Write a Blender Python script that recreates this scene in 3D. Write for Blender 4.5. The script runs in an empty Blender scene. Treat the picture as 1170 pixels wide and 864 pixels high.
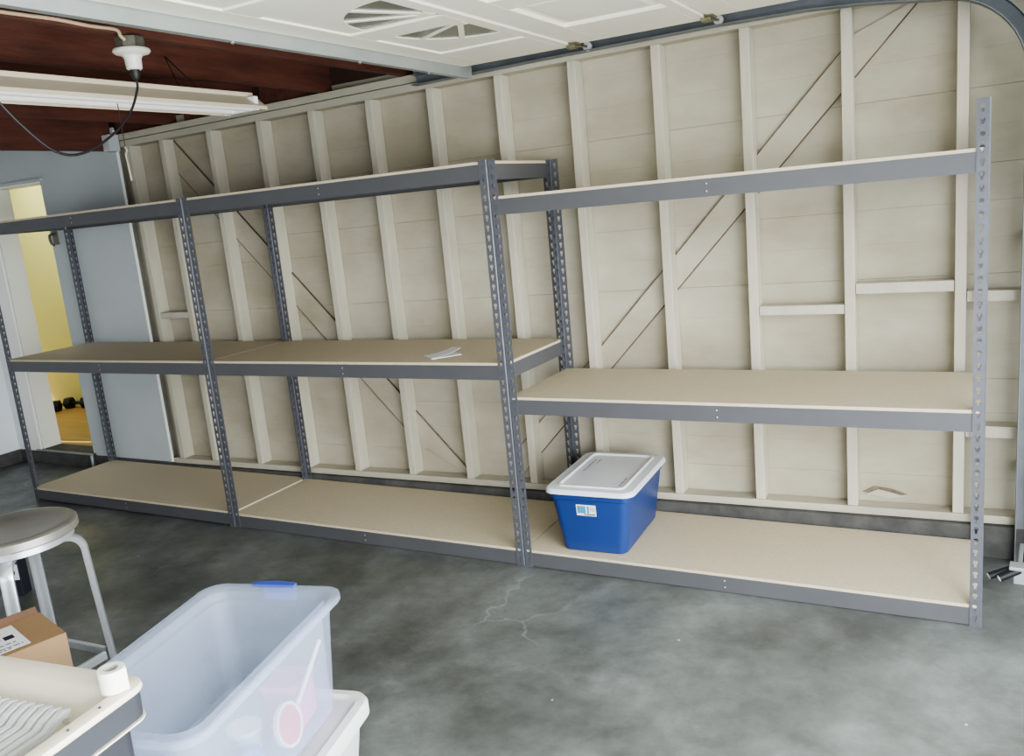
import bpy, math, random
from mathutils import Vector, Matrix
random.seed(7)
C = bpy.context.scene.collection
PI = math.pi

# ------------------------------------------------------------------ materials
def srgb(r, g, b):
    f = lambda c: (c/255/12.92) if c/255 <= .04045 else ((c/255+.055)/1.055)**2.4
    return (f(r), f(g), f(b), 1)

def mat(name, col, rough=.6, metal=0, var=0.0, scale=6, stretch=(1, 1, 1), bump=0.0, bscale=40, col2=None, spec=.5, detail=6):
    m = bpy.data.materials.new(name); m.use_nodes = True
    nt = m.node_tree; N = nt.nodes; L = nt.links
    p = N['Principled BSDF']
    p.inputs['Roughness'].default_value = rough
    p.inputs['Metallic'].default_value = metal
    p.inputs['Specular IOR Level'].default_value = spec
    c = srgb(*col)
    p.inputs['Base Color'].default_value = c
    tc = N.new('ShaderNodeTexCoord'); mp = N.new('ShaderNodeMapping')
    mp.inputs['Scale'].default_value = stretch
    L.new(tc.outputs['Object'], mp.inputs['Vector'])
    if var or col2:
        n = N.new('ShaderNodeTexNoise'); n.inputs['Scale'].default_value = scale; n.inputs['Detail'].default_value = detail
        n.inputs['Roughness'].default_value = .6
        L.new(mp.outputs[0], n.inputs['Vector'])
        r = N.new('ShaderNodeValToRGB')
        r.color_ramp.elements[0].position = .32; r.color_ramp.elements[1].position = .7
        c2 = srgb(*col2) if col2 else tuple(x*(1-var) for x in c[:3])+(1,)
        r.color_ramp.elements[0].color = c2; r.color_ramp.elements[1].color = c
        L.new(n.outputs['Fac'], r.inputs[0]); L.new(r.outputs[0], p.inputs['Base Color'])
    if bump:
        b = N.new('ShaderNodeTexNoise'); b.inputs['Scale'].default_value = bscale; b.inputs['Detail'].default_value = 4
        L.new(mp.outputs[0], b.inputs['Vector'])
        bn = N.new('ShaderNodeBump'); bn.inputs['Strength'].default_value = bump; bn.inputs['Distance'].default_value = .01
        L.new(b.outputs['Fac'], bn.inputs['Height']); L.new(bn.outputs[0], p.inputs['Normal'])
    return m

def mat_floor():
    m = bpy.data.materials.new('concrete floor'); m.use_nodes = True
    nt = m.node_tree; N = nt.nodes; L = nt.links; p = N['Principled BSDF']
    tc = N.new('ShaderNodeTexCoord')
    def noise(s, d=8, r=.6, dist=0.):
        n = N.new('ShaderNodeTexNoise'); n.inputs['Scale'].default_value = s; n.inputs['Detail'].default_value = d
        n.inputs['Roughness'].default_value = r; n.inputs['Distortion'].default_value = dist
        L.new(tc.outputs['Object'], n.inputs['Vector']); return n
    def ramp(src, a, b, ca, cb):
        r = N.new('ShaderNodeValToRGB'); e = r.color_ramp.elements
        e[0].position = a; e[1].position = b; e[0].color = ca; e[1].color = cb
        L.new(src, r.inputs[0]); return r
    def mix(fac, a, b, mode='MIX'):
        x = N.new('ShaderNodeMix'); x.data_type = 'RGBA'; x.blend_type = mode
        if isinstance(fac, float): x.inputs[0].default_value = fac
        else: L.new(fac, x.inputs[0])
        L.new(a, x.inputs[6])
        if isinstance(b, tuple): x.inputs[7].default_value = b
        else: L.new(b, x.inputs[7])
        return x.outputs[2]
    big = ramp(noise(1.6, 7, .6, .1).outputs['Fac'], .38, .66, srgb(84, 86, 83), srgb(122, 127, 124))
    mid = ramp(noise(9, 12, .75, .1).outputs['Fac'], .36, .68, (.74, .74, .73, 1), (1.1, 1.1, 1.1, 1))
    c = mix(1., big.outputs[0], mid.outputs[0], 'MULTIPLY')
    pale = ramp(noise(3.2, 10, .72, .25).outputs['Fac'], .58, .72, (0, 0, 0, 1), (.28, .28, .28, 1))
    c = mix(pale.outputs[0], c, srgb(160, 164, 164))
    # small pale specks and a few thin cracks
    v = N.new('ShaderNodeTexVoronoi'); v.inputs['Scale'].default_value = 5; L.new(tc.outputs['Object'], v.inputs['Vector'])
    sp = ramp(v.outputs['Distance'], .02, .032, (1, 1, 1, 1), (0, 0, 0, 1))
    c = mix(sp.outputs[0], c, srgb(180, 182, 180))
    nz = noise(2.2, 6, .6); va = N.new('ShaderNodeVectorMath'); va.operation = 'MULTIPLY_ADD'
    va.inputs[1].default_value = (.45, .45, .45)
    L.new(nz.outputs['Color'], va.inputs[0]); L.new(tc.outputs['Object'], va.inputs[2])
    cr = N.new('ShaderNodeTexVoronoi'); cr.feature = 'DISTANCE_TO_EDGE'; cr.inputs['Scale'].default_value = .75
    L.new(va.outputs[0], cr.inputs['Vector'])
    crr = ramp(cr.outputs['Distance'], .002, .006, (1, 1, 1, 1), (0, 0, 0, 1))
    gate = ramp(noise(1.1, 3).outputs['Fac'], .52, .62, (0, 0, 0, 1), (.35, .35, .35, 1))
    cf = mix(1., crr.outputs[0], gate.outputs[0], 'MULTIPLY')
    c = mix(cf, c, srgb(165, 166, 164))
    L.new(c, p.inputs['Base Color'])
    rr = ramp(noise(4, 6).outputs['Fac'], .35, .7, (.28, .28, .28, 1), (.55, .55, .55, 1))
    L.new(rr.outputs[0], p.inputs['Roughness'])
    bn = N.new('ShaderNodeBump'); bn.inputs['Strength'].default_value = .12; bn.inputs['Distance'].default_value = .01
    L.new(noise(60, 5).outputs['Fac'], bn.inputs['Height']); L.new(bn.outputs[0], p.inputs['Normal'])
    p.inputs['Specular IOR Level'].default_value = .45
    return m

def mat_translucent(name, col, trans=.35, rough=.25):
    m = bpy.data.materials.new(name); m.use_nodes = True
    nt = m.node_tree; N = nt.nodes; L = nt.links
    p = N['Principled BSDF']; out = N['Material Output']
    p.inputs['Base Color'].default_value = srgb(*col); p.inputs['Roughness'].default_value = rough
    tl = N.new('ShaderNodeBsdfTranslucent'); tl.inputs[0].default_value = srgb(*col)
    tr = N.new('ShaderNodeBsdfTransparent'); tr.inputs[0].default_value = (.93, .95, 1, 1)
    nz = N.new('ShaderNodeTexNoise'); nz.inputs['Scale'].default_value = 3
    tc = N.new('ShaderNodeTexCoord'); L.new(tc.outputs['Object'], nz.inputs['Vector'])
    mr = N.new('ShaderNodeMapRange'); mr.inputs[3].default_value = trans-.06; mr.inputs[4].default_value = trans+.06
    L.new(nz.outputs['Fac'], mr.inputs[0])
    a = N.new('ShaderNodeMixShader'); a.inputs[0].default_value = .45
    L.new(p.outputs[0], a.inputs[1]); L.new(tl.outputs[0], a.inputs[2])
    b = N.new('ShaderNodeMixShader'); L.new(mr.outputs[0], b.inputs[0])
    L.new(a.outputs[0], b.inputs[1]); L.new(tr.outputs[0], b.inputs[2]); L.new(b.outputs[0], out.inputs[0])
    return m

M = dict(
 siding=mat('painted siding', (190, 185, 168), .8, col2=(164, 157, 137), scale=2.2, stretch=(.8, 1, 1.6), bump=.25, bscale=22),
 stud=mat('painted studs', (199, 194, 177), .75, var=.14, scale=5, stretch=(2.5, 2.5, .5), bump=.25, bscale=30),
 plate=mat('painted plates', (192, 187, 169), .8, var=.2, scale=5, stretch=(.5, 2, 2), bump=.25, bscale=30),
 graywall=mat('gray painted board', (190, 197, 199), .75, var=.07, scale=2.5, bump=.1, bscale=60),
 whitewall=mat('white painted wall', (236, 240, 244), .7, var=.04, scale=2),
 whitetrim=mat('white gloss trim', (246, 248, 240), .45, var=.03, scale=3),
 curb=mat('foundation concrete', (92, 92, 89), .9, var=.45, scale=9, bump=.5, bscale=30),
 yellow=mat('pale yellow wall', (214, 214, 154), .8, var=.05, scale=2),
 woodfloor=mat('honey wood floor', (184, 148, 96), .45, var=.25, scale=4, stretch=(.6, 6, 1)),
 redwood=mat('dark stained timber', (104, 60, 46), .75, var=.55, scale=5, stretch=(3, .5, 3), bump=.3, bscale=30),
 roofwood=mat('dark roof boards', (66, 44, 34), .9, var=.5, scale=4, stretch=(.5, 3, 1)),
 post=mat('gray post enamel', (100, 102, 109), .42, .3, var=.18, scale=30),
 beam=mat('gray beam enamel', (92, 93, 96), .45, .2, var=.08, scale=8),
 rivet=mat('rivet steel', (170, 172, 176), .35, .8, var=.1, scale=50),
 board=mat('particle board', (204, 192, 166), .7, var=.12, scale=90, detail=3, spec=.4),
 blue=mat('blue bin plastic', (34, 60, 118), .38, var=.06, scale=4),
 whiteplastic=mat('white lid plastic', (222, 226, 232), .35, var=.04, scale=5),
 paper=mat('white paper', (232, 232, 236), .7, var=.05, scale=12),
 cyan=mat('cyan print', (70, 150, 186), .6, var=.25, scale=90),
 ink=mat('dark ink', (34, 36, 54), .6, var=.2, scale=60),
 grayink=mat('gray ink', (128, 132, 150), .6, var=.3, scale=120),
 galv=mat('galvanised steel', (186, 192, 190), .42, .55, var=.16, scale=7, stretch=(1, .6, 1)),
 track=mat('dull track steel', (128, 134, 138), .5, .5, var=.25, scale=9),
 doorwhite=mat('cream door paint', (250, 248, 232), .55, var=.03, scale=3),
 glass=mat('grey window glass', (122, 124, 112), .18, var=.1, scale=2),
 hinge=mat('worn hinge steel', (150, 146, 120), .5, .7, var=.4, scale=40),
 fixture=mat('cream enamel fixture', (216, 204, 178), .5, var=.08, scale=4),
 tube=mat('white fluorescent tube', (246, 246, 242), .3, var=.02, scale=4),
 porcelain=mat('white porcelain', (226, 224, 214), .3, var=.05, scale=20),
 oldmetal=mat('dull box metal', (128, 126, 112), .5, .6, var=.3, scale=40),
 cord=mat('black cord rubber', (38, 34, 34), .5, var=.2, scale=60),
 romex=mat('tan cable jacket', (196, 176, 146), .6, var=.1, scale=40),
 chain=mat('pale pull chain', (206, 198, 170), .4, .5, var=.2, scale=200),
 alu=mat('brushed aluminium', (222, 226, 230), .3, .7, var=.14, scale=14, stretch=(1, 1, .2)),
 seat=mat('worn aluminium seat', (190, 187, 178), .36, .75, var=.3, scale=5),
 carton=mat('brown corrugated card', (152, 124, 90), .85, var=.1, scale=7, bump=.06, bscale=60),
 cartonshade=mat('shaded card', (110, 84, 66), .9, var=.15, scale=9),  # shade on the raised flap, put into a darker card colour
 tote=mat_translucent('clear tote plastic', (226, 239, 255), .72, .22),
 latch=mat('blue latch plastic', (66, 88, 168), .4, var=.06, scale=8),
 graylid=mat('pale grey plastic', (206, 208, 206), .45, var=.05, scale=6),
 graytote=mat('pale grey tote', (192, 194, 196), .45, var=.05, scale=6),
 tray=mat('cream tray plastic', (222, 216, 198), .5, var=.08, scale=7),
 trayrib=mat('grey ribbed plastic', (206, 208, 208), .5, var=.06, scale=9),
 trayside=mat('dark grey plastic', (56, 59, 64), .5, var=.12, scale=8),
 cart=mat('charcoal cart plastic', (46, 48, 54), .55, var=.12, scale=8),
 tape=mat('white tape', (240, 238, 230), .5, var=.04, scale=30),
 core=mat('tape core card', (186, 184, 180), .8, var=.1, scale=30),
 pink=mat('pink plastic', (228, 132, 176), .5, var=.06, scale=8),
 red=mat('coral red plastic', (236, 84, 96), .45, var=.06, scale=8),
 stick=mat('white stick', (246, 244, 236), .4, var=.03, scale=8),
 bluebag=mat('blue plastic bag', (92, 132, 206), .4, var=.3, scale=9),
 greenthing=mat('mint plastic', (176, 226, 206), .45, var=.1, scale=9),
 black=mat('black iron', (38, 38, 42), .5, .3, var=.3, scale=20),
 blackbox=mat('black card', (36, 38, 48), .6, var=.2, scale=12),
 gap=mat('dark gap', (122, 110, 92), .9, var=.5, scale=12),
 dirt=mat('rotten wood gap', (138, 126, 104), .9, var=.5, scale=30),
)
M['floor'] = mat_floor()

# ------------------------------------------------------------------ mesh helpers
class MB:
    def __init__(s): s.v = []; s.f = []
    def add(s, v, f):
        o = len(s.v); s.v += [tuple(map(float, q)) for q in v]; s.f += [[i+o for i in q] for q in f]; return s
    def box(s, a, b, shear=None):
        x0, y0, z0 = a; x1, y1, z1 = b
        v = [(x0, y0, z0), (x1, y0, z0), (x1, y1, z0), (x0, y1, z0), (x0, y0, z1), (x1, y0, z1), (x1, y1, z1), (x0, y1, z1)]
        if shear: v = [(x, y, z+shear*x) for x, y, z in v]
        return s.add(v, [(0, 3, 2, 1), (4, 5, 6, 7), (0, 1, 5, 4), (1, 2, 6, 5), (2, 3, 7, 6), (3, 0, 4, 7)])
    def prism(s, poly, fn, t0, t1):
        """extrude a 2-D polygon; fn(a,b,t)->xyz"""
        n = len(poly)
        v = [fn(a, b, t0) for a, b in poly]+[fn(a, b, t1) for a, b in poly]
        f = [list(range(n))[::-1], [i+n for i in range(n)]]+[(i, (i+1) % n, (i+1) % n+n, i+n) for i in range(n)]
        return s.add(v, f)
    def rings(s, R, cap0=True, cap1=True, close=False):
        n = len(R[0]); v = [q for r in R for q in r]; f = []
        m = len(R)
        for k in range(m if close else m-1):
            a, b = k*n, ((k+1) % m)*n
            f += [(a+i, a+(i+1) % n, b+(i+1) % n, b+i) for i in range(n)]
        if not close:
            if cap0: f.append(list(range(n))[::-1])
            if cap1: f.append([(m-1)*n+i for i in range(n)])
        return s.add(v, f)
    def lathe(s, prof, c=(0, 0, 0), n=40, close=False):
        R = [[(c[0]+r*math.cos(2*PI*i/n), c[1]+r*math.sin(2*PI*i/n), c[2]+z) for i in range(n)] for r, z in prof]
        return s.rings(R, close=close)
    def tube(s, path, r, n=8):
        P = [Vector(q) for q in path]; R = []
        up = Vector((0, 0, 1)); prev = None
        for i, q in enumerate(P):
            t = (P[min(i+1, len(P)-1)]-P[max(i-1, 0)]).normalized()
            a = (prev - t*prev.dot(t)) if prev else (up.cross(t) if abs(t.z) < .95 else Vector((1, 0, 0)).cross(t))
            a.normalize(); prev = a; b = t.cross(a)
            R.append([tuple(q+a*(r*math.cos(2*PI*k/n))+b*(r*math.sin(2*PI*k/n))) for k in range(n)])
        return s.rings(R)
    def sweep(s, path, prof, side):
        """prof (a,b): a along `side`, b along side x tangent"""
        P = [Vector(q) for q in path]; R = []; side = Vector(side).normalized()
        for i, q in enumerate(P):
            t = (P[min(i+1, len(P)-1)]-P[max(i-1, 0)]).normalized(); b = side.cross(t).normalized()
            R.append([tuple(q+side*u+b*w) for u, w in prof])
        return s.rings(R)
    def build(s, name, m, parent=None, smooth=False, bevel=0, loc=None, rot=None, solid=0):
        me = bpy.data.meshes.new(name); me.from_pydata(s.v, [], s.f); me.validate()
        import bmesh
        bm = bmesh.new(); bm.from_mesh(me); bmesh.ops.recalc_face_normals(bm, faces=bm.faces[:]); bm.to_mesh(me); bm.free()
        me.materials.append(m)
        o = bpy.data.objects.new(name, me); C.objects.link(o)
        if parent: o.parent = parent
        if loc: o.location = loc
        if rot: o.rotation_euler = rot
        if smooth:
            for p in me.polygons: p.use_smooth = True
            me.set_sharp_from_angle(angle=math.radians(38))
        if bevel:
            b = o.modifiers.new('bevel', 'BEVEL'); b.width = bevel; b.segments = 2; b.limit_method = 'ANGLE'
        return o

def tag(o, label, cat, group=None, kind=None):
    o['label'] = label; o['category'] = cat
    if group: o['group'] = group
    if kind: o['kind'] = kind
    return o
def empty(name, loc=(0, 0, 0), rz=0):
    o = bpy.data.objects.new(name, None); C.objects.link(o); o.location = loc; o.rotation_euler = (0, 0, rz); o.empty_display_size = .1
    return o
def rrect(hw, hl, r, z=0, cx=0, cy=0, n=6):
    pts = []
    for (sx, sy, a0) in ((1, 1, 0), (-1, 1, 90), (-1, -1, 180), (1, -1, 270)):
        for k in range(n+1):
            a = math.radians(a0+90*k/n)
            pts.append((cx+sx*(hw-r)+r*math.cos(a), cy+sy*(hl-r)+r*math.sin(a), z))
    return pts
def bez(pts, n=24):
    """Catmull-Rom through pts"""
    P = [Vector(q) for q in pts]; P = [2*P[0]-P[1]]+P+[2*P[-1]-P[-2]]; out = []
    for i in range(1, len(P)-2):
        for k in range(n):
            t = k/n; a, b, c, d = P[i-1:i+3]
            out.append(tuple(.5*((2*b)+(c-a)*t+(2*a-5*b+4*c-d)*t*t+(3*b-a-3*c+d)*t**3)))
    out.append(tuple(P[-2])); return out

# ------------------------------------------------------------------ setting
XL, XR, YB = -4.85, 2.15, -6.6          # end wall, door side, wall behind the viewer
SILL = lambda x: .124+.0105*x           # underside of the sill plate (the slab falls towards the door)
STUDTOP = lambda x: 2.266+.0113*x
WF = .66                                # front of the studs
SF = .749                               # face of the siding

o = MB().box((-7.5, YB-.2, -.12), (9, .9, 0)).build('floor', M['floor'])
tag(o, 'stained grey concrete slab of the garage', 'floor', kind='structure')

wb = empty('wall_back'); tag(wb, 'cream painted wall of open studs and plank siding behind the shelves', 'wall', kind='structure')
mb = MB(); z = .13; k = 0
while z < 2.72:
    h = .146
    j = 0
    gw, gd_ = .0012, random.choice((.001, .002, .0035))
    def row(y0, z0, y1, z1): mb.add([(-3.2, y0, z0-.02), (XR+.1, y0, z0+.037), (XR+.1, y1, z1+.037), (-3.2, y1, z1-.02)], [(0, 1, 2, 3)])
    row(SF+j, z+gw, SF+j, z+h-gw); row(SF+j, z+h-gw, SF+gd_, z+h); row(SF+gd_, z+h, SF+j, z+h+gw)
    z += h
mb.box((-3.2, SF+.012, .02), (XR+.1, SF+.03, 2.8))
mb.build('siding', M['siding'], wb)
stud_x = [-3.03, -2.715, -2.297, -1.885, -1.49, -1.088, -.692, -.29, .107, .518, .912, 1.318, 1.737, 2.09]
for x in stud_x:
    b = MB().box((x, WF, SILL(x)+.036), (x+.042, SF-.002, STUDTOP(x)))
    b.build('stud', M['stud'], wb, bevel=.003)
L0, L1 = -3.105, XR+.1
for a, b_, zf, h, nm in ((L0, L1, SILL, .036, 'sill_plate'), (L0, L1, STUDTOP, .04, 'top_plate'), (L0, L1, lambda x: STUDTOP(x)+.043, .04, 'top_plate')):
    m_ = MB(); ya = WF-.002 if nm == 'sill_plate' else WF-(.001 if h == .04 else 0)
    v = []
    for x in (a, b_):
        v += [(x, ya, zf(x)), (x, SF-.003, zf(x)), (x, SF-.003, zf(x)+h-.001), (x, ya, zf(x)+h-.001)]
    m_.add(v, [(0, 1, 2, 3), (7, 6, 5, 4), (0, 4, 5, 1), (1, 5, 6, 2), (2, 6, 7, 3), (3, 7, 4, 0)])
    m_.build(nm, M['plate'], wb, bevel=.003)
for x0, x1, zt, h in ((-2.986, -2.717, 1.145, .04), (.956, 1.316, 1.085, .042), (1.362, 1.735, 1.172, .045), (1.781, 2.088, 1.126, .044), (1.781, 2.088, .565, .05)):
    MB().box((x0, WF+.004, zt-h), (x1, SF-.003, zt), shear=0).build('blocking', M['stud'], wb, bevel=.003)
# let-in diagonal braces: planks in the plane of the siding
# cut into the bays between the studs so the planks do not run through them
def brace_bays(p0, p1, dz):
    xs = [p0[0]]+[q for s_ in stud_x if p0[0] < s_ < p1[0] or p0[0] < s_+.042 < p1[0] for q in (s_-.0005, s_+.0425)]+[p1[0]]
    xs = sorted(x for x in xs if p0[0] <= x <= p1[0])
    zz = lambda x: p0[1]+(p1[1]-p0[1])*(x-p0[0])/(p1[0]-p0[0])
    m_ = MB()
    for a, b in zip(xs, xs[1:]):
        if b-a < .06: continue
        lo = SILL(a)+.037
        poly = [(a, max(zz(a), lo)), (b, max(zz(b), lo)), (b, max(zz(b)-dz, lo)), (a, max(zz(a)-dz, lo))]
        hi = STUDTOP(a)-.001
        poly = [(u, min(w, hi)) for u, w in poly]
        m_.prism(poly, lambda u, w, t: (u, t, w), SF-.014, SF-.0025)
    o_ = m_.build('diagonal_brace', M['siding'], wb)
    g_ = MB()
    for dzz in (0, -dz):
        for a, b in zip(xs, xs[1:]):
            if b-a < .06 or zz(a)+dzz < SILL(a)+.05 or zz(b)+dzz < SILL(b)+.04 or max(zz(a), zz(b))+dzz > STUDTOP(a): continue
            g_.prism([(a, zz(a)+dzz), (b, zz(b)+dzz), (b, zz(b)+dzz-.007), (a, zz(a)+dzz-.007)], lambda u, w, t: (u, t, w), SF-.0146, SF-.004)
    g_.build('edge_gap', M['gap'], o_)
brace_bays((-.38, .335), (1.6, 2.44), .165)
brace_bays((-2.67, 2.23), (-.74, .195), .2)
# broken corner of a siding plank
MB().add([(1.37, SF-.004, .215), (1.42, SF-.004, .245), (1.49, SF-.004, .238), (1.56, SF-.004, .215), (1.5, SF-.004, .205), (1.44, SF-.004, .196)],
         [(0, 1, 2, 3, 4, 5)]).build('rotten_patch', M['dirt'], wb)
MB().add([(1.385, SF-.006, .205), (1.44, SF-.02, .236), (1.5, SF-.018, .222), (1.55, SF-.006, .205), (1.48, SF-.006, .19)],
         [(0, 1, 2, 3, 4)]).build('splinter', M['stud'], wb)

# grey board wall with the doorway, house end
DL, DR, DT, FZ = -4.565, -3.945, 2.10, .115
g = MB()
GF, GB = .646, .79
g.box((DR, GF, .1), (-3.108, .658, 2.36)); g.box((DR, .658, .1), (-3.205, GB, 2.36)); g.box((-4.85, .76, 2.36), (-3.205, GB, 2.7))
g.box((-4.85, GF, DT), (DR, GB, 2.36)); g.box((-4.85, GF, .1), (DL, GB, DT))
o = g.build('wall_house', M['graywall']); tag(o, 'grey painted board wall around the doorway at the left', 'wall', kind='structure')
MB().box((-3.1075, GF-.002, .1), (-3.1, .66, 2.34)).build('edge_strip', M['whitetrim'], o)
MB().box((-3.1, .70, .1), (-3.03, .748, 2.26)).build('corner_board', M['siding'], o)
d = empty('door_1'); tag(d, 'doorway with white casing opening onto a yellow hall', 'doorway', kind='structure')
MB().box((DL-.135, GF-.018, .1), (DL, GF-.001, DT+.0)).build('casing', M['whitetrim'], d, bevel=.003)
MB().box((XL+.002, GF-.014, .1), (DL-.143, GF-.001, DT)).build('casing', M['whitewall'], d, bevel=.003)
MB().box((DL-.0, GF, FZ), (DL+.016, GB, DT)).build('jamb', M['whitetrim'], d)
MB().box((DR-.012, GF+.004, FZ), (DR-.0005, GB, DT)).build('jamb', M['graywall'], d)
MB().box((DL, GF+.004, DT-.012), (DR, GB, DT-.0005)).build('head_jamb', M['whitetrim'], d)
MB().box((DL-.14, GF-.02, DT), (DR+.03, GF-.001, DT+.02)).build('head_casing', M['graywall'], d, bevel=.003)
MB().box((DL-.05, .628, .095), (DR+.02, GB, FZ+.001)).build('threshold', M['curb'], d, bevel=.004)
MB().box((DL-.05, .622, .103), (DR+.01, .628, FZ+.002)).build('nosing', M['galv'], d)
MB().tube([(DR+.015, .61, .003), (DR+.012, .612, .105)], .012, 10).build('stop_pin', M['galv'], d, smooth=True)
br = empty('door_hook', (-3.895, .645, 1.7)); tag(br, 'small dark metal hook beside the top of the doorway', 'hook')
MB().box((-.028, -.006, -.045), (.028, .0, .05)).build('plate', M['oldmetal'], br, bevel=.002)
MB().tube(bez([(-.005, -.006, .03), (.0, -.045, .02), (.01, -.05, -.03), (.012, -.03, -.05)], 6), .009, 8).build('hook', M['oldmetal'], br, smooth=True)
# foundation curb
m_ = MB(); v = []
for x in (L0-.02, XR+.1): v += [(x, .632, 0), (x, SF, 0), (x, SF, SILL(x)-.001), (x, .632, SILL(x)-.001)]
m_.add(v, [(0, 1, 2, 3), (7, 6, 5, 4), (0, 4, 5, 1), (1, 5, 6, 2), (2, 6, 7, 3), (3, 7, 4, 0)])
m_.box((-4.85, .634, 0), (L0-.02, .79, .099))
o = m_.build('baseboard_back', M['curb'], bevel=.004); tag(o, 'dark concrete foundation curb under the stud wall', 'curb', kind='structure')
o = MB().box((XL-.1, YB, .1), (XL, .6455, 2.699)).build('wall_left', M['whitewall']); tag(o, 'white end wall at the far left of the garage', 'wall', kind='structure')
o = MB().box((XL-.1, YB, 0), (XL+.015, .633, .099)).build('baseboard_left', M['curb'], bevel=.004); tag(o, 'concrete curb under the white end wall', 'curb', kind='structure')
o = MB().box((XL-.1, YB-.1, 0), (XR+.1, YB, 2.8)).build('wall_front', M['siding']); tag(o, 'long garage wall opposite the shelves', 'wall', kind='structure')
w = MB(); w.box((XR, .52, 0), (XR+.1, SF, 2.36)); w.box((XR, YB, 0), (XR+.1, -4.75, 2.36)); w.box((XR, YB, 2.36), (XR+.1, SF, 2.8))
o = w.build('wall_right', M['siding']); tag(o, 'narrow wall and header around the open garage doorway', 'wall', kind='structure')
o = MB().box((XL-.1, YB, 2.70), (XR+.1, .8, 2.76)).box((XL-.1, .742, 2.375), (XR+.1, .745, 2.7)).build('ceiling', M['roofwood']); tag(o, 'dark roof boards above the joists', 'ceiling', kind='structure')
jo = empty('trim_1'); tag(jo, 'dark red-brown ceiling joists running over the wall plate', 'joists', kind='structure')
for x in (-.81, -1.36, -1.96, -2.62, -4.0, -4.6):
    zb_ = STUDTOP(x)+.085 if x > -3.1 else 2.362
    MB().box((x-.042, YB+.01, zb_-(.0 if x > -3.1 else 0)), (x, SF-.004, zb_+.16)).build('joist', M['redwood'], jo, bevel=.003)
MB().box((-3.19, YB+.01, 2.217), (-3.13, .645, 2.52)).build('joist', M['redwood'], jo, bevel=.003)
MB().box((-3.129, .57, 2.205), (-3.06, .645, 2.31)).build('block', M['graywall'], jo, bevel=.004)
for x in (-1.66, -2.3, -2.95):
    MB().box((x-.2, .70, STUDTOP(x)+.087), (x+.2, SF-.004, STUDTOP(x)+.24)).build('blocking', M['redwood'], jo)

# hall seen through the doorway
h = MB(); h.box((-8, 1.85, 0), (-3.0, 1.95, 2.5)); o = h.build('wall_hall', M['yellow']); tag(o, 'pale yellow hall wall seen through the doorway', 'wall', kind='structure')
o = MB().box((-3.1, GB+.002, 0), (-3.0, 1.85, 2.5)).build('wall_hall_right', M['yellow']); tag(o, 'yellow side wall of the hall', 'wall', kind='structure')
o = MB().box((-8, GB+.002, 0), (-4.95, GB+.05, 2.5)).build('wall_hall_front', M['yellow']); tag(o, 'yellow hall wall beside the doorway', 'wall', kind='structure')
o = MB().box((-8, GB+.001, 0), (-3.1, 1.849, FZ)).build('floor_hall', M['woodfloor']); tag(o, 'honey coloured wood floor of the hall', 'floor', kind='structure')
o = MB().box((-8, GB+.002, 2.5), (-3.0, 1.95, 2.56)).build('ceiling_hall', M['whitewall']); tag(o, 'white hall ceiling', 'ceiling', kind='structure')
def dumbbell(loc, rz, label):
    t = empty('dumbbell', loc, rz); tag(t, label, 'dumbbell', 'dumbbells on the hall floor')
    MB().tube([(-.1, 0, 0), (.1, 0, 0)], .016, 12).build('handle', M['black'], t, smooth=True)
    for s in (-1, 1):
        R = [[(s*x, r*math.cos(2*PI*k/6), r*math.sin(2*PI*k/6)) for k in range(6)] for x, r in ((.055, .045), (.066, .058), (.125, .058), (.136, .045))]
        MB().rings(R).build('weight', M['black'], t, bevel=.004)
dumbbell((-5.93, 1.58, FZ+.0505), .55, 'black dumbbell lying in front on the wood floor of the hall')
dumbbell((-5.74, 1.78, FZ+.0505), .25, 'black dumbbell lying behind the other one, against the yellow wall')

# ------------------------------------------------------------------ shelving units
H, W, D = 1.83, 1.8485, .618
def flange(mb, fn, w):
    n = 43; p = .0421; z0 = (H-n*p)/2
    def P(a, z): return fn(a, z)
    x0, x1 = .004, w; cx = (x0+x1)/2+.001
    hole = [(-.0036, -.0125), (.0036, -.0125), (.0043, -.002), (.0088, .0045), (.005, .0125), (-.005, .0125), (-.0088, .0045), (-.0043, -.002)]
    mb.add([P(x0, 0), P(x1, 0), P(x1, z0), P(x0, z0)], [(0, 1, 2, 3)])
    mb.add([P(x0, H-z0), P(x1, H-z0), P(x1, H), P(x0, H)], [(0, 1, 2, 3)])
    for i in range(n):
        a, b = z0+i*p, z0+(i+1)*p; c = (a+b)/2
        v = [P(x0, a), P(x1, a), P(x1, b), P(x0, b)]+[P(cx+u, c+w_) for u, w_ in hole]
        mb.add(v, [(0, 1, 5, 4), (1, 2, 8, 7, 6, 5), (2, 3, 9, 8), (3, 0, 4, 11, 10, 9)])
post_mesh = {}
def post(sx, sy, parent, loc):
    key = (sx, sy)
    if key not in post_mesh:
        mb = MB()
        for off in (0, .0022):
            flange(mb, lambda a, z: (sx*a, sy*off, z), .040)
            flange(mb, lambda a, z: (sx*off, sy*a, z), .040)
        mb.add([(sx*.004, 0, 0), (0, sy*.004, 0), (0, sy*.004, H), (sx*.004, 0, H)], [(0, 1, 2, 3)])
        for q in ((.040, 0, .040, .0022), (0, .040, .0022, .040)):
            mb.add([(sx*q[0], sy*q[1], 0), (sx*q[2], sy*q[3], 0), (sx*q[2], sy*q[3], H), (sx*q[0], sy*q[1], H)], [(0, 1, 2, 3)])
        o = mb.build('post', M['post']); post_mesh[key] = o.data
        o.parent = parent
    else:
        o = bpy.data.objects.new('post', post_mesh[key]); C.objects.link(o); o.parent = parent
    o.location = loc
BEAM = [(0, 0), (.002, 0), (.002, -.004), (.030, -.004), (.030, -.006), (.002, -.006), (.002, -.064), (.010, -.064), (.010, -.066), (0, -.066)]
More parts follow.
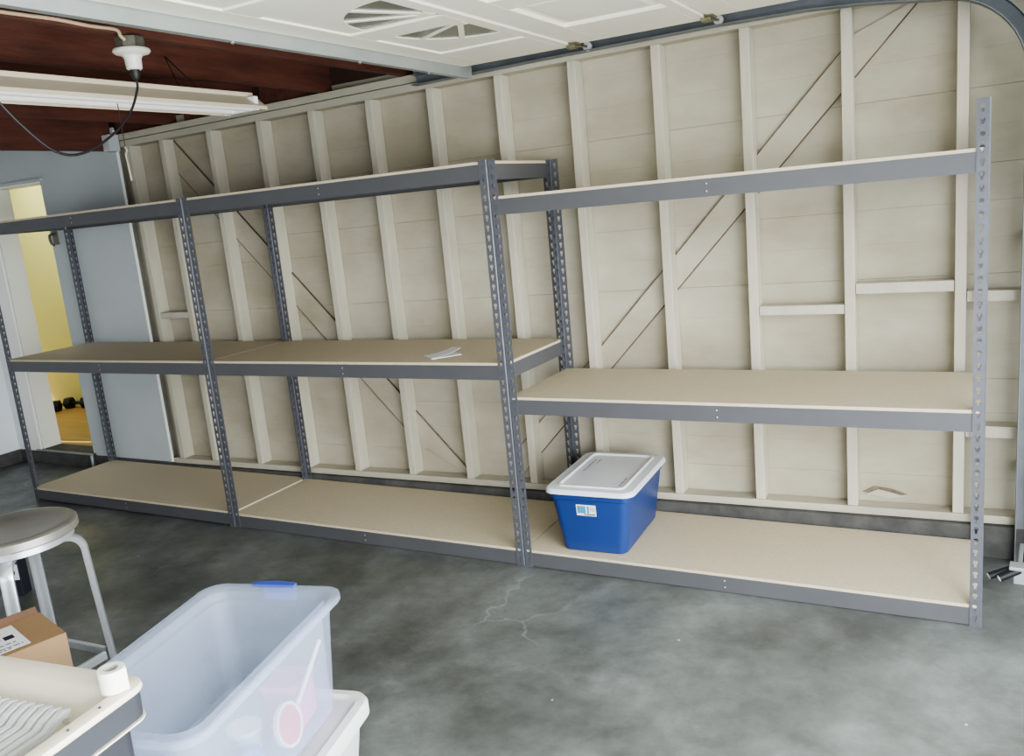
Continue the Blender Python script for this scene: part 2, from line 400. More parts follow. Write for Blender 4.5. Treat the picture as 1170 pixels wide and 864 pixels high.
def unit(x0, levels, label):
    t = empty('shelving_unit', (x0, 0, 0)); tag(t, label, 'shelving unit', 'grey boltless shelving units in a row')
    for sx, X in ((1, 0), (-1, W)):
        for sy, Y in ((1, 0), (-1, D)):
            post(sx, sy, t, (X, Y, 0))
    for zt in levels:
        zb = zt-.012
        for s, Y in ((1, .0026), (-1, D-.0026)):
            b = MB().prism([(a, q) for a, q in BEAM], lambda a, q, u: (u, Y+s*a, zb+q), .006, W-.006).build('long_beam', M['beam'], t)
            if s == 1:
                for q in (-.018, -.046):
                    MB().lathe([(.0, .0), (.004, .0), (.0045, .0015), (.003, .003), (0, .0035)], n=10).build('rivet', M['rivet'], b, smooth=True,
                        loc=(W/2, Y, zb+q), rot=(PI/2, 0, 0))
        for s, X in ((1, .0026), (-1, W-.0026)):
            MB().prism([(a, q) for a, q in BEAM], lambda a, q, u: (X+s*a, u, zb+q), .034, D-.034).build('end_beam', M['beam'], t)
        MB().box((W/2-.015, .0335, zb-.03), (W/2+.015, D-.0335, zb-.0045)).build('cross_bar', M['beam'], t)
        bd = MB().box((.0027, .0045, zt-.0158), (W-.0027, D-.0045, zt)).build('shelf_board', M['board'], t)
ZB, ZM, ZT = .0815, .9575, 1.826
unit(.0005, (ZB, .8036, 1.6762), 'grey boltless shelving unit holding the blue bin, its wood shelves set lower than the others')
unit(-1.849, (ZB, ZM, ZT), 'grey boltless shelving unit with a small white booklet on its middle wood shelf')
unit(-3.6985, (ZB+.007, ZM, ZT), 'grey boltless shelving unit standing beside the doorway to the yellow hall')

bk = empty('booklet', (-.435, .165, ZM+.0002), .9); tag(bk, 'small white folded booklet lying on the middle shelf', 'booklet')
MB().box((-.075, -.058, 0), (.075, .058, .003)).build('back_page', M['paper'], bk)
m_ = MB(); R = []
for i in range(9):
    u = i/8; R.append([(-.075+.15*u, -.058, .0035+.03*u*u), (-.075+.15*u, .058, .0035+.02*u*u), (-.075+.15*u, .058, .005+.02*u*u), (-.075+.15*u, -.058, .005+.03*u*u)])
m_.rings(R); m_.build('cover', M['paper'], bk, smooth=True)

# blue bin
bb = empty('storage_bin', (.317, .298, ZB+.0005), math.radians(2.5)); tag(bb, 'blue plastic storage bin with a white lid on the bottom shelf', 'storage bin')
Hb = .295
def bodyring(z, hw, hl, r=.045): return rrect(hw, hl, r, z)
R = [bodyring(.0, .142, .232, .03), bodyring(.006, .150, .240, .036), bodyring(.02, .153, .243, .04)]
for i in range(1, 7): u = i/6; R.append(bodyring(.02+(Hb-.045-.02)*u, .153+.033*u, .243+.022*u, .04+.006*u))
R += [bodyring(Hb-.04, .192, .272, .045), bodyring(Hb-.006, .195, .274, .045), bodyring(Hb-.006, .186, .266, .04), bodyring(.03, .15, .24, .036)]
MB().rings(R).build('bin_body', M['blue'], bb, smooth=True)
R = [bodyring(Hb-.012, .203, .284, .05), bodyring(Hb-.012, .209, .29, .055), bodyring(Hb-.0, .208, .289, .055), bodyring(Hb+.008, .200, .281, .05), bodyring(Hb+.010, .160, .245, .03),
     bodyring(Hb+.016, .155, .240, .028), bodyring(Hb+.016, .149, .234, .025), bodyring(Hb+.008, .144, .229, .022)]
lid = MB().rings(R, cap0=False).build('lid', M['whiteplastic'], bb, smooth=True)
m_ = MB()
for row, (x, n0, n1) in enumerate(((-.112, -.02, .16), (-.088, .10, .175))):
    y = n0
    while y < n1:
        L_ = random.uniform(.008, .02)
        m_.add([(x-.005, y, Hb+.0086), (x+.005, y+.003, Hb+.0086), (x+.005, min(y+L_, n1), Hb+.0086), (x-.005, min(y+L_, n1)-.003, Hb+.0086)], [(0, 1, 2, 3)])
        y += L_+.007
    m_.build('print', M['grayink'], lid); m_ = MB()
for y in (-.19, -.165, -.145, -.12, -.1):
    m_.add([(.118, y, Hb+.0086), (.125, y, Hb+.0086), (.125, y+.016, Hb+.0086), (.118, y+.016, Hb+.0086)], [(0, 1, 2, 3)])
m_.build('print', M['grayink'], lid)
# sticker on the narrow front: face leans out with height
def front(x, z, e=.0):
    hl = .243+.022*((z-.02)/(Hb-.065)); return (x, -hl-.0012-e, z)
def quad(m_, x0, x1, z0, z1, e): m_.add([front(x0, z0, e), front(x1, z0, e), front(x1, z1, e), front(x0, z1, e)], [(0, 1, 2, 3)])
m_ = MB(); quad(m_, -.060, .032, .180, .232, 0); st = m_.build('sticker', M['paper'], bb)
m_ = MB(); quad(m_, -.056, -.016, .191, .226, .0006); m_.build('print', M['cyan'], st)
m_ = MB(); quad(m_, -.010, .0, .191, .226, .0006); m_.build('print', M['cyan'], st)
m_ = MB()
for z in (.218, .211, .204): quad(m_, .003, .028, z, z+.003, .0006)
m_.build('print', M['grayink'], st)
m_ = MB(); quad(m_, -.026, .028, .184, .189, .0006); m_.build('bar', M['ink'], st)

# ------------------------------------------------------------------ garage door overhead and its hardware
gd = empty('garage_door', (0, 0, 2.3)); tag(gd, 'cream sectional garage door rolled open overhead with sunburst windows', 'garage door')
Y0, Y1 = -4.7, .48
pan = []
y = .09
while y-.47 > Y0: pan.append((y-.47, y)); y -= .62
secs = [(-.345, .232), (.24, .832), (.84, 1.432), (1.44, 1.8)]
for si, (xa, xb) in enumerate(secs):
    dz = .012*xa
    m_ = MB(); ia, ib = xa+.125, xb-.045
    if si == 3: ia, ib = xa+.09, xb-.06
    # frame grid below the skin
    th = .04 if si else .0125
    m_.box((xa, Y0, dz), (ia, Y1, dz+th)); m_.box((ib, Y0, dz), (xb, Y1, dz+th))
    ys = [Y1]+[q for a, b in pan for q in (b, a)]+[Y0]
    for k in range(0, len(ys), 2): m_.box((ia, ys[k+1], dz), (ib, ys[k], dz+th))
    sec = m_.build('door_section', M['doorwhite'], gd, bevel=.002)
    for k, (a, b) in enumerate(pan):
        if si:
            p_ = MB(); e = .05
            p_.box((ia, a, dz+.015), (ib, b, dz+.022))
            p_.rings([[(x_, y_, dz+.015) for x_, y_ in ((ia+.03, a+.03), (ib-.03, a+.03), (ib-.03, b-.03), (ia+.03, b-.03))],
                      [(ia+e, a+e, dz+.007), (ib-e, a+e, dz+.007), (ib-e, b-e, dz+.007), (ia+e, b-e, dz+.007)]], cap0=False)
            p_.build('inset_panel', M['doorwhite'], sec)
        else:
            gl = MB().box((ia, a, dz+.0105), (ib, b, dz+.0124)).build('window_pane', M['glass'], sec)
            s = 1 if k % 2 == 0 else -1            # pairs of quarter fans make one half sunburst
            cy = a+.01 if s == 1 else b-.01; cx = ib-.03; r = .31; w_ = MB(); zz = dz+.0072
            arc = [(cx-r*math.cos(PI/2*i/14), cy+s*r*math.sin(PI/2*i/14)) for i in range(15)]
            # spandrel outside the arc
            outer = [(ia, cy)]+[(ia, (b if s == 1 else a))]+[(cx, (b if s == 1 else a))]
            for i in range(14):
                p, q = arc[i], arc[i+1]
                c_ = (ia, b if s == 1 else a)
                w_.prism([p, q, c_], lambda u, t, z: (u, t, z), zz, zz+.003)
            w_.prism([arc[0], (ia, cy), (ia, b if s == 1 else a)], lambda u, t, z: (u, t, z), zz, zz+.003)
            w_.prism([arc[-1], (cx, b if s == 1 else a), (ia, b if s == 1 else a)], lambda u, t, z: (u, t, z), zz, zz+.003)
            w_.box((cx, a, zz), (ib, b, zz+.003))
            ya, yb2 = (a, cy) if s == 1 else (cy, b)
            w_.box((ia, ya, zz), (ib, yb2, zz+.003))
            for ang in (30, 60):
                an = math.radians(ang); dx, dy = -math.cos(an), s*math.sin(an); nx, ny = -dy*.011, dx*.011
                w_.prism([(cx+nx, cy+ny), (cx-nx, cy-ny), (cx+dx*r-nx, cy+dy*r-ny), (cx+dx*r+nx, cy+dy*r+ny)], lambda u, t, z: (u, t, z), zz-.001, zz+.0029)
            w_.prism([(cx-.06*math.cos(PI/2*i/8), cy+s*.06*math.sin(PI/2*i/8)) for i in range(9)]+[(cx, cy)], lambda u, t, z: (u, t, z), zz-.0015, zz+.0028)
            w_.build('muntins', M['doorwhite'], sec)
for xb in (.236, .836, 1.436):
    dz = .012*xb
    hb = MB(); hb.box((xb-.035, .41, dz-.006), (xb+.035, .478, dz-.001)); hb.box((xb-.02, .425, dz-.022), (xb+.02, .47, dz-.006))
    hb.tube([(xb+.01, .43, dz-.012), (xb+.01, .6, dz+.002)], .006, 8)
    hh = hb.build('hinge', M['hinge'], gd, bevel=.002)
    MB().lathe([(0, -.008), (.02, -.008), (.02, .008), (0, .008)], n=16).build('roller', M['graylid'], hh, loc=(xb+.01, .597, dz+.002), rot=(PI/2, 0, 0), smooth=True)
# stiffening strut on the free edge
prof = [(0, 0), (.003, 0), (.003, -.062), (.03, -.062), (.03, -.065), (0, -.065)]
m_ = MB().prism([(-.352-a, b) for a, b in prof], lambda a, b, t: (a, t, b+.016), Y0, .565)
m_.build('strut', M['galv'], gd)
for yy in (-.98, -.3, .2):
    MB().lathe([(0, 0), (.008, 0), (.008, .005), (.004, .008), (0, .008)], n=8).build('bolt', M['rivet'], gd, loc=(-.365, yy, -.0495), rot=(PI, 0, 0))
# track: horizontal run, bend, upright
tr = empty('door_track', (0, .605, .026)); tag(tr, 'grey steel garage door track along the top of the stud wall', 'door track')
path = [(-.72, 0, 2.272), (0, 0, 2.284), (.8, 0, 2.291), (1.2, 0, 2.286), (1.4, 0, 2.272), (1.54, 0, 2.255)]
Rb = .33; c0 = (1.662, 1.909)
path += [(c0[0]+Rb*math.sin(a*PI/2/12), 0, c0[1]+Rb*math.cos(a*PI/2/12)) for a in range(0, 13)]
path += [(c0[0]+Rb, 0, 1.2), (c0[0]+Rb, 0, -.025)]
pr_ = [(.030, -.026), (-.002, -.026), (-.030, -.026), (-.030, -.023), (-.002, -.0235), (.027, -.0235), (.0275, 0), (.027, .0235), (-.002, .0235), (-.030, .023), (-.030, .026), (-.002, .026), (.030, .026)]
# C-section open towards the door (-y)
MB().sweep(path, pr_, (0, 1, 0)).build('rail', M['track'], tr)
hg = MB(); hg.box((-.72, .031, 2.25), (-.69, .034, 2.44)); hg.box((-.7665, .0, 2.42), (-.69, .034, 2.423)); hg.build('hanger', M['track'], tr)
for zz in (.35, 1.3):
    MB().box((c0[0]+Rb-.02, .031, zz), (c0[0]+Rb+.02, SF-.605-.003, zz+.03)).build('wall_bracket', M['track'], tr)
# safety sensor near the floor
ss = empty('safety_sensor', (1.93, .30, .105), math.radians(-4)); tag(ss, 'small grey garage door safety sensor near the floor at the door track', 'sensor')
def pipe(nm, a, b, r, m): return MB().tube([a, b], r, 14).build(nm, m, ss, smooth=True)
pipe('lens_barrel', (-.055, -.02, -.03), (.03, 0, .01), .014, M['black']); pipe('lens', (-.058, -.0215, -.0315), (-.055, -.02, -.03), .012, M['graylid'])
pipe('lens_barrel', (-.02, -.045, -.022), (.045, -.02, .01), .014, M['black']); pipe('lens', (-.023, -.0462, -.0235), (-.02, -.045, -.022), .012, M['graylid'])
m_ = MB(); m_.box((.01, -.04, .012), (.062, .02, .026)); m_.box((.025, -.03, -.045), (.062, .015, .012)); m_.box((.035, .0, -.01), (.05, .276, .0)); m_.build('housing', M['galv'], ss, bevel=.003)

# ------------------------------------------------------------------ lights and wiring overhead
fx = empty('strip_light', (-1.15, -1.36, 2.222)); tag(fx, 'cream fluorescent shop light hanging under the dark joists', 'light fixture')
HL = 1.22
fn = lambda a, b, t: (a, t, b)
MB().prism([(-.05, .0), (.05, .0), (.05, .022), (-.05, .022)], fn, -HL+.01, HL-.01).build('housing', M['fixture'], fx, bevel=.003)
for s in (-1, 1):
    MB().prism([(s*.047, .003), (s*.05, .003), (s*.115, -.045), (s*.118, -.06), (s*.115, -.06), (s*.111, -.044)], fn, -HL, HL).build('reflector', M['fixture'], fx)
    MB().tube([(s*.055, -HL+.05, -.045), (s*.055, HL-.05, -.045)], .017, 14).build('tube', M['tube'], fx, smooth=True)
for s in (-1, 1):
    MB().box((-.10, s*(HL-.045)-.012, -.062), (.10, s*(HL-.045)+.012, -.001)).build('end_bracket', M['tube'], fx, bevel=.003)
for yy in (.93, -.22+.0, -.95):
    hw = MB(); zt = .165
    for dx in (-.05, .05): hw.tube([(dx, yy-.04, .022), (-.16, yy, zt+.02)], .0025, 6)
    hw.build('hanger_wire', M['cord'], fx)
# pull chain
pc = empty('pull_chain', (-1.14, -.85, 2.17)); tag(pc, 'thin pale pull cord hanging from the shop light', 'pull cord')
MB().tube([(0, 0, -.005), (.0, .0, -.17)], .0018, 6).build('cord', M['cord'], pc)
MB().tube(bez([(0, 0, -.17), (.006, 0, -.185), (-.004, .0, -.2), (.0, .0, -.235), (.004, 0, -.30)], 5), .0035, 6).build('pull', M['chain'], pc)
# porcelain lampholder on its box
ls = empty('lamp_holder', (-.83, -1.0, 2.342)); tag(ls, 'white porcelain lampholder on a metal box under the joist', 'lamp holder')
R = [[(r*math.cos(PI/8+k*PI/4), r*math.sin(PI/8+k*PI/4), z) for k in range(8)] for r, z in ((.052, -.002), (.052, -.042))]
MB().rings(R).build('junction_box', M['oldmetal'], ls, bevel=.003)
MB().lathe([(0, -.042), (.062, -.043), (.064, -.05), (.058, -.057), (.035, -.064), (.029, -.075), (.027, -.108), (.022, -.112), (0, -.112)]).build('socket', M['porcelain'], ls, smooth=True)
MB().lathe([(0, -.112), (.017, -.112), (.017, -.130), (.008, -.145), (0, -.146)], n=16).build('plug', M['cord'], ls, smooth=True)
dc = MB().tube(bez([(-.83, -1.0, 2.194), (-.83, -1.003, 2.165), (-.83, -1.044, 2.09), (-.83, -1.113, 2.022), (-.83, -1.213, 1.961), (-.83, -1.301, 1.934), (-.83, -1.376, 1.95),
    (-.83, -1.452, 2.012), (-.83, -1.52, 2.088), (-.83, -1.6, 2.2), (-.83, -1.68, 2.345)], 6), .0045, 8).build('drooping_cord', M['cord'], smooth=True)
tag(dc, 'black cord drooping in a loop from the lampholder', 'cord')
rc = MB().tube(bez([(-.79, -3.2, 2.352), (-.79, -2.2, 2.350), (-.785, -1.5, 2.35), (-.78, -1.32, 2.351), (-.775, -1.2, 2.345), (-.785, -1.09, 2.348), (-.80, -1.06, 2.334), (-.80, -1.045, 2.322)], 8), .006, 8).build('tan_cable', M['romex'], smooth=True)
tag(rc, 'tan electrical cable running along the joist to the lampholder', 'cable')

# ------------------------------------------------------------------ stool
st = empty('metal_stool', (-.912, -1.715, 0)); tag(st, 'brushed aluminium bar stool with a round dished seat', 'stool')
zs = .772
MB().lathe([(0, zs-.012), (.06, zs-.011), (.13, zs-.006), (.168, zs), (.182, zs-.001), (.189, zs-.007), (.190, zs-.03), (.186, zs-.034), (0, zs-.034)], n=64).build('seat', M['seat'], st, smooth=True)
MB().lathe([(.120, zs-.035), (.170, zs-.035), (.172, zs-.058), (.166, zs-.062), (.12, zs-.062)], n=64, close=True).build('seat_ring', M['alu'], st, smooth=True)
for k in range(4):
    a = math.radians(48+90*k); ca, sa = math.cos(a), math.sin(a)
    path = [(.09, zs-.071), (.145, zs-.071)]+[(.148+.045*math.sin(t), zs-.071-.05*(1-math.cos(t))) for t in [i*PI/2*.9/6 for i in range(1, 7)]]+[(.20, .5), (.213, .25), (.226, .0)]
    pp = [(r*ca, r*sa, z) for r, z in path]
    MB().sweep(pp, [(-.019, -.007), (-.015, -.0095), (.015, -.0095), (.019, -.007), (.019, .007), (.015, .0095), (-.015, .0095), (-.019, .007)], (-sa, ca, 0)).build('leg', M['alu'], st, smooth=True)
rf = .2085
for k in range(4):
    a = math.radians(48+90*k); b = a+PI/2; m_ = MB()
    p, q = Vector((rf*math.cos(a), rf*math.sin(a), .27)), Vector((rf*math.cos(b), rf*math.sin(b), .27))
    e = (q-p).normalized()*.022
    m_.sweep([p+e, q-e], [(-.014, -.007), (.014, -.007), (.014, .007), (-.014, .007)], (0, 0, 1)); m_.build('footrest', M['alu'], st, bevel=.002)

# small black carton standing behind the stool
jb = empty('black_carton', (-2.29, -1.0, 0), .5); tag(jb, 'small black carton with a white label on the floor behind the stool', 'carton')
MB().box((-.05, -.035, 0), (.05, .035, .20)).build('carton_body', M['blackbox'], jb, bevel=.003)
l_ = MB().add([(-.045, -.0358, .085), (.045, -.0358, .085), (.045, -.0358, .165), (-.045, -.0358, .165)], [(0, 1, 2, 3)]).build('label', M['paper'], jb)
MB().lathe([(.012, 0), (.024, 0), (.024, .0006), (.012, .0006)], n=20, close=True).build('ring_print', M['ink'], l_, loc=(.005, -.0362, .125), rot=(PI/2, 0, 0))

# ------------------------------------------------------------------ cardboard boxes
def carton(name, loc, rz, w, l, h, label, top=True):
    t = empty(name, loc, rz); tag(t, label, 'cardboard box'); b = MB(); e = .004
    b.box((0, 0, 0), (w, e, h)); b.box((0, l-e, 0), (w, l, h)); b.box((0, e, 0), (e, l-e, h)); b.box((w-e, e, 0), (w, l-e, h)); b.box((e, e, 0), (w-e, l-e, e))
    b.build('box_body', M['carton'], t); return t
cx_, cy_ = (-.4635, -1.94), None
ra = math.atan2(-.055, .2)
ZC = .395
# local x runs along the short top edge, local -y along the long one
ct = carton('cardboard_box', (-.4635+.34*math.sin(ra), -1.94-.34*math.cos(ra), ZC), ra, .205, .34, .255, 'small brown cardboard box with a white shipping label and raised flap, beside the stool')
MB().box((.0, .0, .2552), (.205, .34, .2585)).build('top_flap', M['carton'], ct)
m_ = MB(); m_.add([(.004, .0, .2588), (.004, .335, .2588), (.012, .33, .282), (.012, .005, .282)], [(0, 1, 2, 3)]); m_.add([(.001, .0, .2588), (.001, .335, .2588), (.009, .33, .282), (.009, .005, .282)], [(0, 1, 2, 3)])
m_.build('raised_flap', M['cartonshade'], ct)
sl = MB().box((.022, .05, .2586), (.183, .262, .2592)).build('shipping_label', M['paper'], ct)
m_ = MB()
for i in range(9): m_.box((.05+i*.006, .13, .2592), (.0535+i*.006, .215, .2594))
m_.build('barcode', M['grayink'], sl)
MB().box((.085, .222, .2592), (.112, .246, .2594)).build('mark', M['ink'], sl)
m_ = MB()
for r_, (x0, y0, y1) in enumerate(((.135, .07, .24), (.147, .07, .2), (.159, .07, .25), (.17, .09, .22))):
    y = y0
    while y < y1: d_ = random.uniform(.006, .016); m_.box((x0, y, .2592), (x0+.007, min(y+d_, y1), .2594)); y += d_+.004
m_.build('address_print', M['grayink'], sl)
c2 = carton('cardboard_box', (-.51+.36*math.sin(ra), -1.925-.36*math.cos(ra), 0), ra, .25, .36, ZC-.005, 'larger plain cardboard box on the floor carrying the one with the shipping label')
MB().box((.0, .0, ZC-.0048), (.25, .36, ZC-.0005)).build('top_flap', M['carton'], c2)

# ------------------------------------------------------------------ the two totes
TA = math.radians(13.5)                      # long axis swings towards the viewer
# centre of the far short rim edge of the clear tote and its long direction
ux, uy = math.sin(TA), -math.cos(TA)
fx0, fy0 = .105, -1.598
HLt, HWt, zR, zB = .352, .215, .66, .345
tcx, tcy = fx0+ux*HLt, fy0+uy*HLt
gt = empty('lower_tote', (tcx+.012, tcy, 0), TA); tag(gt, 'pale grey lidded tote on the floor under the clear tote', 'tote')
R = [rrect(.165, .31, .04, .001), rrect(.172, .318, .045, .012), rrect(.205, .352, .05, .27), rrect(.214, .362, .05, .275), rrect(.214, .362, .05, .295), rrect(.2, .35, .045, .298)]
MB().rings(R).build('tote_body', M['graytote'], gt, smooth=True)
R = [rrect(.222, .372, .055, .284), rrect(.228, .378, .06, .287), rrect(.228, .378, .06, .318), rrect(.222, .372, .055, .328), rrect(.20, .35, .05, .330), rrect(.19, .34, .045, .322)]
MB().rings(R).build('lid', M['graylid'], gt, smooth=True)
ZL = .3225
tt = empty('clear_tote', (tcx, tcy, ZL), TA); tag(tt, 'open clear plastic tote with a blue latch, stacked on the grey tote', 'tote')
h = zR-ZL
def TR(w, l, r, z): return rrect(w, l, r, z, n=8)
R = [TR(.155, .290, .04, 0), TR(.165, .300, .05, .008), TR(.170, .305, .055, .02), TR(.188, .325, .06, h-.06), TR(.190, .327, .06, h-.045), TR(.190, .328, .06, h-.014),
     TR(.212, .349, .06, h-.020), TR(.2145, .3515, .062, h-.016), TR(.213, .350, .06, h-.002), TR(.209, .346, .058, h), TR(.186, .323, .055, h), TR(.181, .318, .055, h-.004), TR(.179, .316, .052, h-.03), TR(.172, .310, .05, h-.036), TR(.170, .308, .05, h-.05), TR(.163, .300, .048, .012), TR(.150, .285, .04, .004)]
MB().rings(R).build('tote_body', M['tote'], tt, smooth=True)
for s in (1,):
    m_ = MB(); n = 14
    out = [(-.065+.13*i/n, s*(.344+.012*math.sin(PI*i/n))) for i in range(n+1)]; inn = [(-.065+.13*i/n, s*(.327)) for i in range(n+1)][::-1]
    m_.prism(out+inn, lambda a, b, t: (a, b, t), h+.003, h+.009)
    m_.box((-.05, s*.3565-.004, h-.05), (.05, s*.3565+.004, h+.004))
    m_.build('latch', M['latch'], tt, bevel=.002)
# contents, resting on the tote floor
def inside(x, y): return Vector((tcx+x*math.cos(TA)-y*math.sin(TA), tcy+x*math.sin(TA)+y*math.cos(TA), ZL+.0125))
def put(name, x, y, z, rz, label, cat):
    o = empty(name, inside(x, y)+Vector((0, 0, z)), TA+rz); return tag(o, label, cat)
a = put('paddle_toy', .138, .10, .07, 0, 'coral red round paddle with a white stick handle inside the clear tote', 'toy')
a.rotation_euler = (0, 0, TA); 
MB().lathe([(0, -.004), (.045, -.004), (.052, 0), (.045, .004), (0, .004)], n=28).build('disc', M['red'], a, loc=(0, -.01, 0), rot=(0, PI/2*.86, 0), smooth=True)
MB().lathe([(.048, -.006), (.056, -.006), (.056, .006), (.048, .006)], n=28, close=True).build('rim', M['stick'], a, loc=(0, -.01, 0), rot=(0, PI/2*.86, 0), smooth=True)
MB().tube([(.006, .035, .03), (.014, .17, .135)], .0065, 10).build('handle', M['stick'], a, smooth=True)
p_ = put('pink_box', .075, .215, 0, .1, 'pink plastic box standing inside the clear tote', 'box')
MB().box((-.05, -.06, 0), (.05, .05, .125)).build('box_body', M['pink'], p_, bevel=.008)
MB().box((-.053, -.063, .105), (.053, .053, .128)).build('lid', M['pink'], p_, bevel=.006)
def lump(name, x, y, s, m, label, cat, seed):
    import bmesh
    bm = bmesh.new(); bmesh.ops.create_icosphere(bm, subdivisions=4, radius=1); rnd = random.Random(seed)
    from mathutils import noise
    for v in bm.verts:
        n = noise.noise(v.co*1.6+Vector((seed, 0, 0)))*.35+noise.noise(v.co*4+Vector((0, seed, 0)))*.16
        v.co *= 1+n; v.co.z = max(v.co.z, -.55)
    me = bpy.data.meshes.new(name); bm.to_mesh(me); bm.free(); me.materials.append(m)
    o = bpy.data.objects.new(name, me); C.objects.link(o); o.location = inside(x, y)+Vector((0, 0, s[2]*.55)); o.scale = s; o.rotation_euler = (0, 0, TA)
    for p in me.polygons: p.use_smooth = True
    return tag(o, label, cat)
lump('plastic_bag', .085, -.04, (.055, .06, .05), M['bluebag'], 'crumpled blue plastic bag inside the clear tote behind the red paddle', 'bag', 3)
lump('white_bag', .055, -.225, (.05, .055, .055), M['paper'], 'crumpled white bag at the near end of the clear tote', 'bag', 8)
g_ = put('mint_container', .03, .06, 0, .3, 'pale mint plastic tub inside the clear tote beside the pink box', 'tub')
MB().lathe([(0, 0), (.034, 0), (.04, .06), (.042, .06), (.042, .068), (0, .068)], n=28).build('tub', M['greenthing'], g_, smooth=True)
MB().lathe([(0, .0685), (.044, .0685), (.044, .078), (0, .078)], n=28).build('lid', M['paper'], g_, smooth=True)
e_ = put('envelope', .122, -.14, 0, -.08, 'white envelope standing on edge inside the clear tote between the two bags', 'envelope')
MB().box((-.002, -.05, 0), (.002, .045, .12)).build('envelope_body', M['paper'], e_, rot=(0, .22, 0))
MB().add([(.0022, -.05, .12), (.0022, .045, .12), (.0035, -.002, .06)], [(0, 1, 2)]).build('flap', M['paper'], e_, rot=(0, .22, 0))
s_ = put('paper_stack', -.07, -.12, 0, .1, 'stack of white papers lying on the floor of the clear tote', 'papers')
for k in range(4): MB().box((-.065, -.10, .006*k+.0003), (.065, .10, .006*k+.0058)).build('sheet', M['paper'], s_, rot=(0, 0, .04*(k % 3-1)))

# ------------------------------------------------------------------ cream ribbed tray on a charcoal cart
TZ = .865; CA = math.radians(7)
tc_ = empty('utility_cart', (.514, -2.320, 0), CA); tag(tc_, 'dark grey plastic cart with a cream ribbed tray top beside the clear tote', 'cart')
# local frame: far right corner at the origin, -x to the left, -y towards the viewer
Wt, Lt = .62, .46
def RR(i, z, r): return [(x-Wt/2, y-Lt/2, z) for x, y, _ in rrect(Wt/2-i, Lt/2-i, r)]
R = [RR(.0, TZ-.012, .035), RR(-.002, TZ-.008, .036), RR(0, TZ, .034), RR(.006, TZ+.002, .03)]
i1 = [(x, y, z) for x, y, z in RR(.0, TZ+.002, .02)]
def RI(l, r_, b, f, z, rr): 
    hw = (Wt-l-r_)/2; hl = (Lt-b-f)/2
    return [(x-Wt+l+hw, y-Lt+f+hl, z) for x, y, _ in rrect(hw, hl, rr)]
R += [RI(.05, .028, .04, .04, TZ+.001, .02), RI(.055, .032, .05, .045, TZ-.006, .015), RI(.075, .045, .085, .07, TZ-.05, .012), RI(.075, .045, .085, .07, TZ-.056, .012)]
MB().rings(R, cap0=False).build('tray', M['tray'], tc_, smooth=True)
R = [RR(.012, TZ-.062, .03), RR(.004, TZ-.06, .034), RR(.003, TZ-.013, .034), RR(.012, TZ-.0125, .03)]
MB().rings(R, cap0=False, cap1=False).build('side_band', M['trayside'], tc_, smooth=True)
R = [RR(.006, TZ-.067, .034), RR(.001, TZ-.066, .036), RR(.001, TZ-.0625, .036), RR(.01, TZ-.0622, .032)]
MB().rings(R, cap0=False, cap1=False).build('edge_lip', M['tray'], tc_, smooth=True)
R = [RR(.03, .03, .03), RR(.028, .04, .03), RR(.026, TZ-.3, .03), RR(.024, TZ-.068, .03)]
MB().rings(R).build('cart_body', M['cart'], tc_, smooth=True)
for x in (-.07, -Wt+.07):
    for y in (-.07, -Lt+.07):
        MB().lathe([(0, -.01), (.012, -.01), (.015, -.006), (.015, .006), (.012, .01), (0, .01)], n=20).build('caster', M['black'], tc_, loc=(x, y, .0155), rot=(0, PI/2, 0), smooth=True)
zf = TZ-.0505; x = -.10
while x > -Wt+.09:
    pth = [(x, -.095, zf+.022), (x, -.105, zf+.026), (x, -.125, zf+.02), (x, -.145, zf+.010), (x, -Lt+.1, zf+.010)]
    MB().sweep(pth, [(-.0055, -.012), (.0055, -.012), (.0045, .004), (.0, .007), (-.0045, .004)], (1, 0, 0)).build('rib', M['trayrib'], tc_, smooth=True)
    x -= .0215
for x, y in ((-.012, -.10), (-.012, -.165), (-.06, -.012)):
    MB().lathe([(0, 0), (.003, 0), (.002, .002), (0, .002)], n=8).build('screw', M['trayside'], tc_, loc=(x, y, TZ+.0018))
tp = empty('tape_roll', (.488, -2.371, TZ+.003)); tag(tp, 'roll of white tape standing on the corner of the cream tray', 'tape roll')
MB().lathe([(.013, 0), (.0225, 0), (.023, .003), (.023, .038), (.0225, .041), (.013, .041)], n=40, close=True).build('tape', M['tape'], tp, smooth=True)
MB().lathe([(.0112, .0005), (.0128, .0005), (.0128, .0405), (.0112, .0405)], n=40, close=True).build('core', M['core'], tp, smooth=True)
MB().add([(.023, .0, .0), (.023, .0, .041), (.0265, .011, .041), (.0265, .011, 0)], [(0, 1, 2, 3)]).build('loose_end', M['tape'], tp)

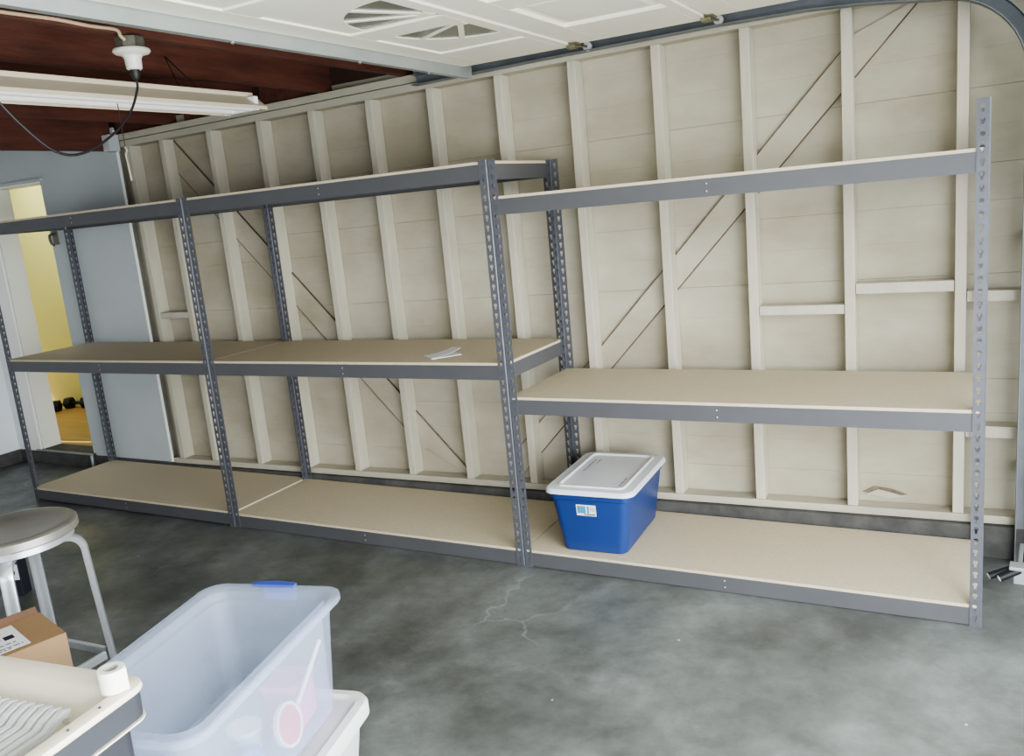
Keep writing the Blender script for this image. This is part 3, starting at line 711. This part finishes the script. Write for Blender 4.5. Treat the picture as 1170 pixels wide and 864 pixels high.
# ------------------------------------------------------------------ light
def area(name, loc, rot, sx, sy, e, col):
    l = bpy.data.lights.new(name, 'AREA'); l.shape = 'RECTANGLE'; l.size = sx; l.size_y = sy; l.energy = e; l.color = col
    o = bpy.data.objects.new(name, l); C.objects.link(o); o.location = loc; o.rotation_euler = rot; return o
area('outside_daylight', (6.2, -3.4, 3.0), (0, math.radians(72), math.radians(-12)), 3.2, 7.0, 450, (.96, .98, 1))
area('doorway_skylight', (2.6, -2.9, .85), (0, math.radians(66), 0), 1.5, 3.9, 260, (.96, .98, 1))
area('window_skylight', (.9, -5.9, 1.2), (math.radians(72), 0, 0), 3.4, 1.5, 75, (.88, .94, 1))
sl_ = bpy.data.lights.new('sun', 'SUN'); sl_.energy = 13; sl_.angle = .02; sl_.color = (1, .96, .88)
so_ = bpy.data.objects.new('sun', sl_); C.objects.link(so_); so_.rotation_euler = (0, math.radians(-38), math.radians(8)); so_.location = (-3, 0, 8)
area('hall_light', (-5.6, 1.3, 2.45), (0, 0, 0), 1.0, .8, 15, (1, .97, .84))
wd = bpy.data.worlds.new('sky'); bpy.context.scene.world = wd; wd.use_nodes = True
bgn = wd.node_tree.nodes['Background']; bgn.inputs[0].default_value = (.78, .89, 1, 1); bgn.inputs[1].default_value = 1.4

# ------------------------------------------------------------------ camera
cam = bpy.data.cameras.new('camera'); co = bpy.data.objects.new('camera', cam); C.objects.link(co)
yaw, pitch, roll = .5096, -.201, -.095
fw = Vector((-math.sin(yaw)*math.cos(pitch), math.cos(yaw)*math.cos(pitch), math.sin(pitch)))
rt = Vector((math.cos(yaw), math.sin(yaw), 0)); up = rt.cross(fw)
r2 = math.cos(roll)*rt+math.sin(roll)*up; u2 = -math.sin(roll)*rt+math.cos(roll)*up
m4 = Matrix((r2, u2, -fw)).transposed().to_4x4(); m4.translation = Vector((1.8205, -3.2132, 1.6416))
co.matrix_world = m4
cam.sensor_fit = 'HORIZONTAL'; cam.sensor_width = 36; cam.lens = 975.57/1170*36; cam.clip_start = .05
sc = bpy.context.scene; sc.camera = co
sc.view_settings.view_transform = 'AgX'; sc.view_settings.look = 'AgX - Medium High Contrast'; sc.view_settings.exposure = .08
